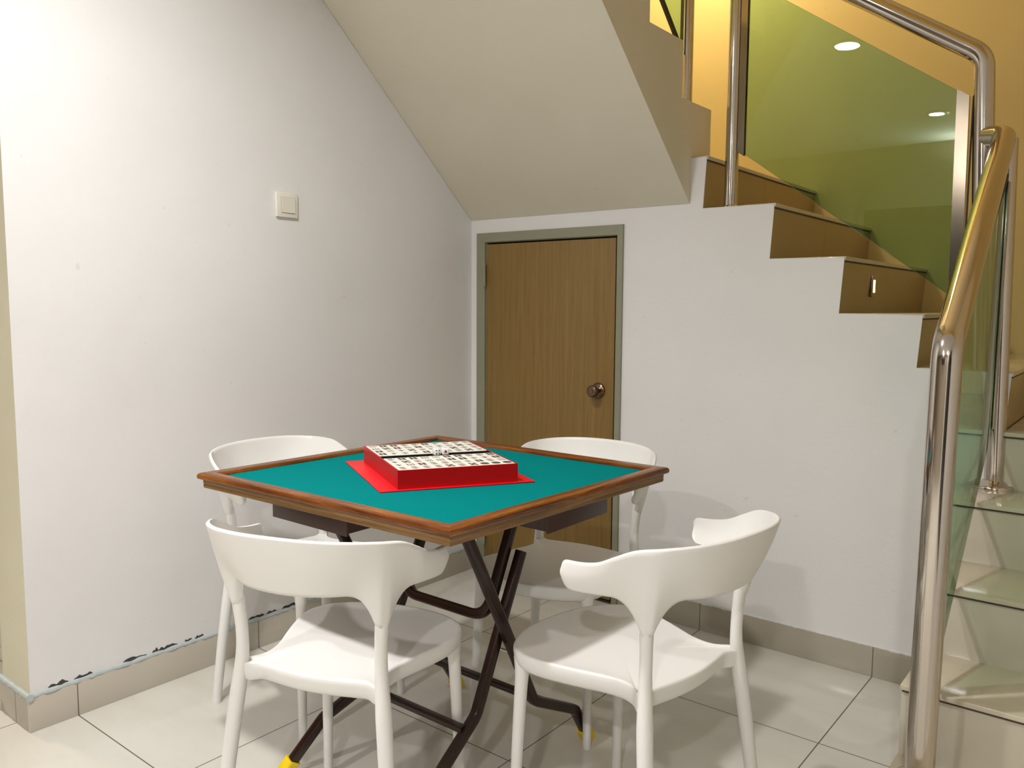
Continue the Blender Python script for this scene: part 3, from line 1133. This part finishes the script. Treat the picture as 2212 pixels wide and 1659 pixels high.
def tile_mesh(kind):
    bm = bmesh.new()
    hu, hv = TU / 2 - .0002, TV / 2 - .0002
    box(bm, -hu, hu, -hv, hv, .007, TH_, .0018, 0)
    box(bm, -hu, hu, -hv, hv, .0, .0068, .0012, 3)
    z = TH_ + .0002
    def dot(x, y, r, mi, n=12):
        r *= 1.25
        vs_ = [bm.verts.new((x + r * math.cos(2 * math.pi * i / n), y + r * math.sin(2 * math.pi * i / n), z)) for i in range(n)]
        f = bm.faces.new(vs_); f.material_index = mi
    def bar(x0, x1, y0, y1, mi):
        vs_ = [bm.verts.new(p) for p in ((x0, y0, z), (x1, y0, z), (x1, y1, z), (x0, y1, z))]
        f = bm.faces.new(vs_); f.material_index = mi
    if kind == 0:
        for a in (-.009, 0, .009): dot(a, .005, .0036, 1); dot(a, -.005, .0036, 2 if a == 0 else 1)
    elif kind == 1:
        dot(0, 0, .0088, 1, 20)
    elif kind == 2:
        for a in (-.007, .007):
            for b in (-.006, 0, .006): bar(a - .0052, a + .0052, b - .0012, b + .0012, 4)
    elif kind == 3:
        for k, L in enumerate((.006, .0075, .006)): bar(.004 + k * .0036, .0056 + k * .0036, -L, L, 1)
        for k, L in enumerate((.007, .0085, .0055)): bar(-.0035 - k * .0042, -.0017 - k * .0042, -L, L, 2)
        bar(-.014, -.001, -.0008, .0008, 2)
    elif kind == 4:
        for a in (-.0085, .0085):
            for b in (-.0055, .0055): dot(a, b, .0040, 1)
        dot(0, 0, .0034, 2)
    elif kind == 5:
        bar(-.011, .011, -.001, .001, 1); bar(-.004, -.002, -.008, .008, 1); bar(.004, .006, -.0085, .0085, 1); bar(-.010, -.008, -.006, .006, 1)
    elif kind == 6:
        bar(-.012, .012, -.0012, .0012, 4); bar(.004, .0062, -.007, .007, 4)
        for a in (-.006, -.001): bar(a, a + .0016, -.0055, .0055, 4)
    else:
        for a in (-.009, -.001, .007): bar(a - .003, a + .004, -.0085, -.0055, 4); bar(a - .003, a + .004, .0055, .0085, 4); bar(a - .003, a + .004, -.0015, .0015, 2)
    for v in bm.verts:
        q = eu * v.co.x + ev * v.co.y
        v.co = Vector((q.x, q.y, v.co.z))
    me = bpy.data.meshes.new('mahjong_tile')
    bmesh.ops.recalc_face_normals(bm, faces=bm.faces[:])
    for f in bm.faces:
        if len(f.verts) and abs(f.calc_center_median().z - z) < 1e-6 and f.normal.z < 0: f.normal_flip()
    bm.to_mesh(me); bm.free()
    for m in (M_ivory, M_ink_k, M_ink_r, M_green_back, M_ink_g): me.materials.append(m)
    return me


KN = ['six round dots', 'one large round dot', 'green bamboo bars', 'red and black characters', 'five round dots', 'a black character', 'green brush strokes', 'red and green bars']
KM = [tile_mesh(k) for k in range(8)]
ORD = ['first', 'second', 'third', 'fourth', 'fifth', 'sixth', 'seventh', 'eighth', 'ninth', 'tenth']
ROWN = ['the front row', 'second row from front', 'third row from front', 'row before the divider', 'row behind the divider', 'third row from back', 'second row from back', 'the back row']
ang = math.atan2(eu.y, eu.x)
rt = random.Random(11)
for r in range(8):
    uc = WT + (r + .5) * (TU + .0003) + (GAP if r >= 4 else 0)
    for c_ in range(10):
        vc = WT + (c_ + .5) * (TV + .0003)
        if r == 0: kd = 1 if c_ >= 7 else (3 if c_ < 4 else rt.choice([0, 4, 3]))
        else: kd = rt.choice([0, 2, 3, 3, 4, 5, 5, 6, 7, 0])
        o = bpy.data.objects.new('mahjong_tile', KM[kd])
        COL.objects.link(o)
        p = P0 + eu * uc + ev * vc
        o.location = (p.x, p.y, TOPZ - TH_ + .0005)
        tag(o, 'mahjong tile with %s, %s from left in %s' % (KN[kd], ORD[c_], ROWN[r]), 'mahjong tile', 'mahjong tiles in the red case')
# filler layer under the visible tiles so nothing floats
bm = bmesh.new()
cbox(bm, WT + .0005, WT + 4 * (TU + .0003), WT + .0005, LV - WT - .0005, FZ0 + .008, TOPZ - TH_ + .0003)
cbox(bm, WT + 4 * (TU + .0003) + GAP, LU - WT - .0005, WT + .0005, LV - WT - .0005, FZ0 + .008, TOPZ - TH_ + .0003)
link('tray_liner', bm, M_black, cs, smooth=False)

# dice on the divider
DS = .0175


def die(label, v, tilt, front, top):
    u0 = WT + 4 * (TU + .0003) + GAP / 2 - .001
    p = P0 + eu * u0 + ev * v
    d = thing('die', label, 'die', (p.x, p.y, DZ), ang + tilt, 'dice on the black divider')
    bm = bmesh.new(); h = DS / 2; box(bm, -h, h, -h, h, 0, DS, .0022); link('cube_body', bm, M_die, d)
    bm = bmesh.new()
    def pip(c, axis, r, mi):
        n = 14; vs_ = []
        for i in range(n):
            a = 2 * math.pi * i / n
            q = {'x': (0, math.cos(a), math.sin(a)), 'y': (math.cos(a), 0, math.sin(a)), 'z': (math.cos(a), math.sin(a), 0)}[axis]
            vs_.append(bm.verts.new(Vector(c) + Vector(q) * r))
        bm.faces.new(vs_).material_index = mi
    e = h + .00015; k = .0040; mz = h
    if front == 4:
        for a in (-k, k):
            for b in (-k, k): pip((-e, a, mz + b), 'x', .0017, 0)
    else: pip((-e, 0, mz), 'x', .0036, 1)
    if top == 2:
        pip((k, k, DS + .00015), 'z', .0015, 0); pip((-k, -k, DS + .00015), 'z', .0015, 0)
    else: 
        for a in (-k, 0, k): pip((a, a, DS + .00015), 'z', .0013, 0)
    for b in (-k, 0, k): pip((0 - k * 0, -e, mz + b), 'y', .0014, 0)
    link('pips', bm, [M_ink_k, M_ink_r], d, smooth=False)


die('white die showing four dots in front, left one on the black divider', .148, .06, 4, 2)
die('white die with one large red dot in front, right one on the divider', .170, -.10, 1, 3)
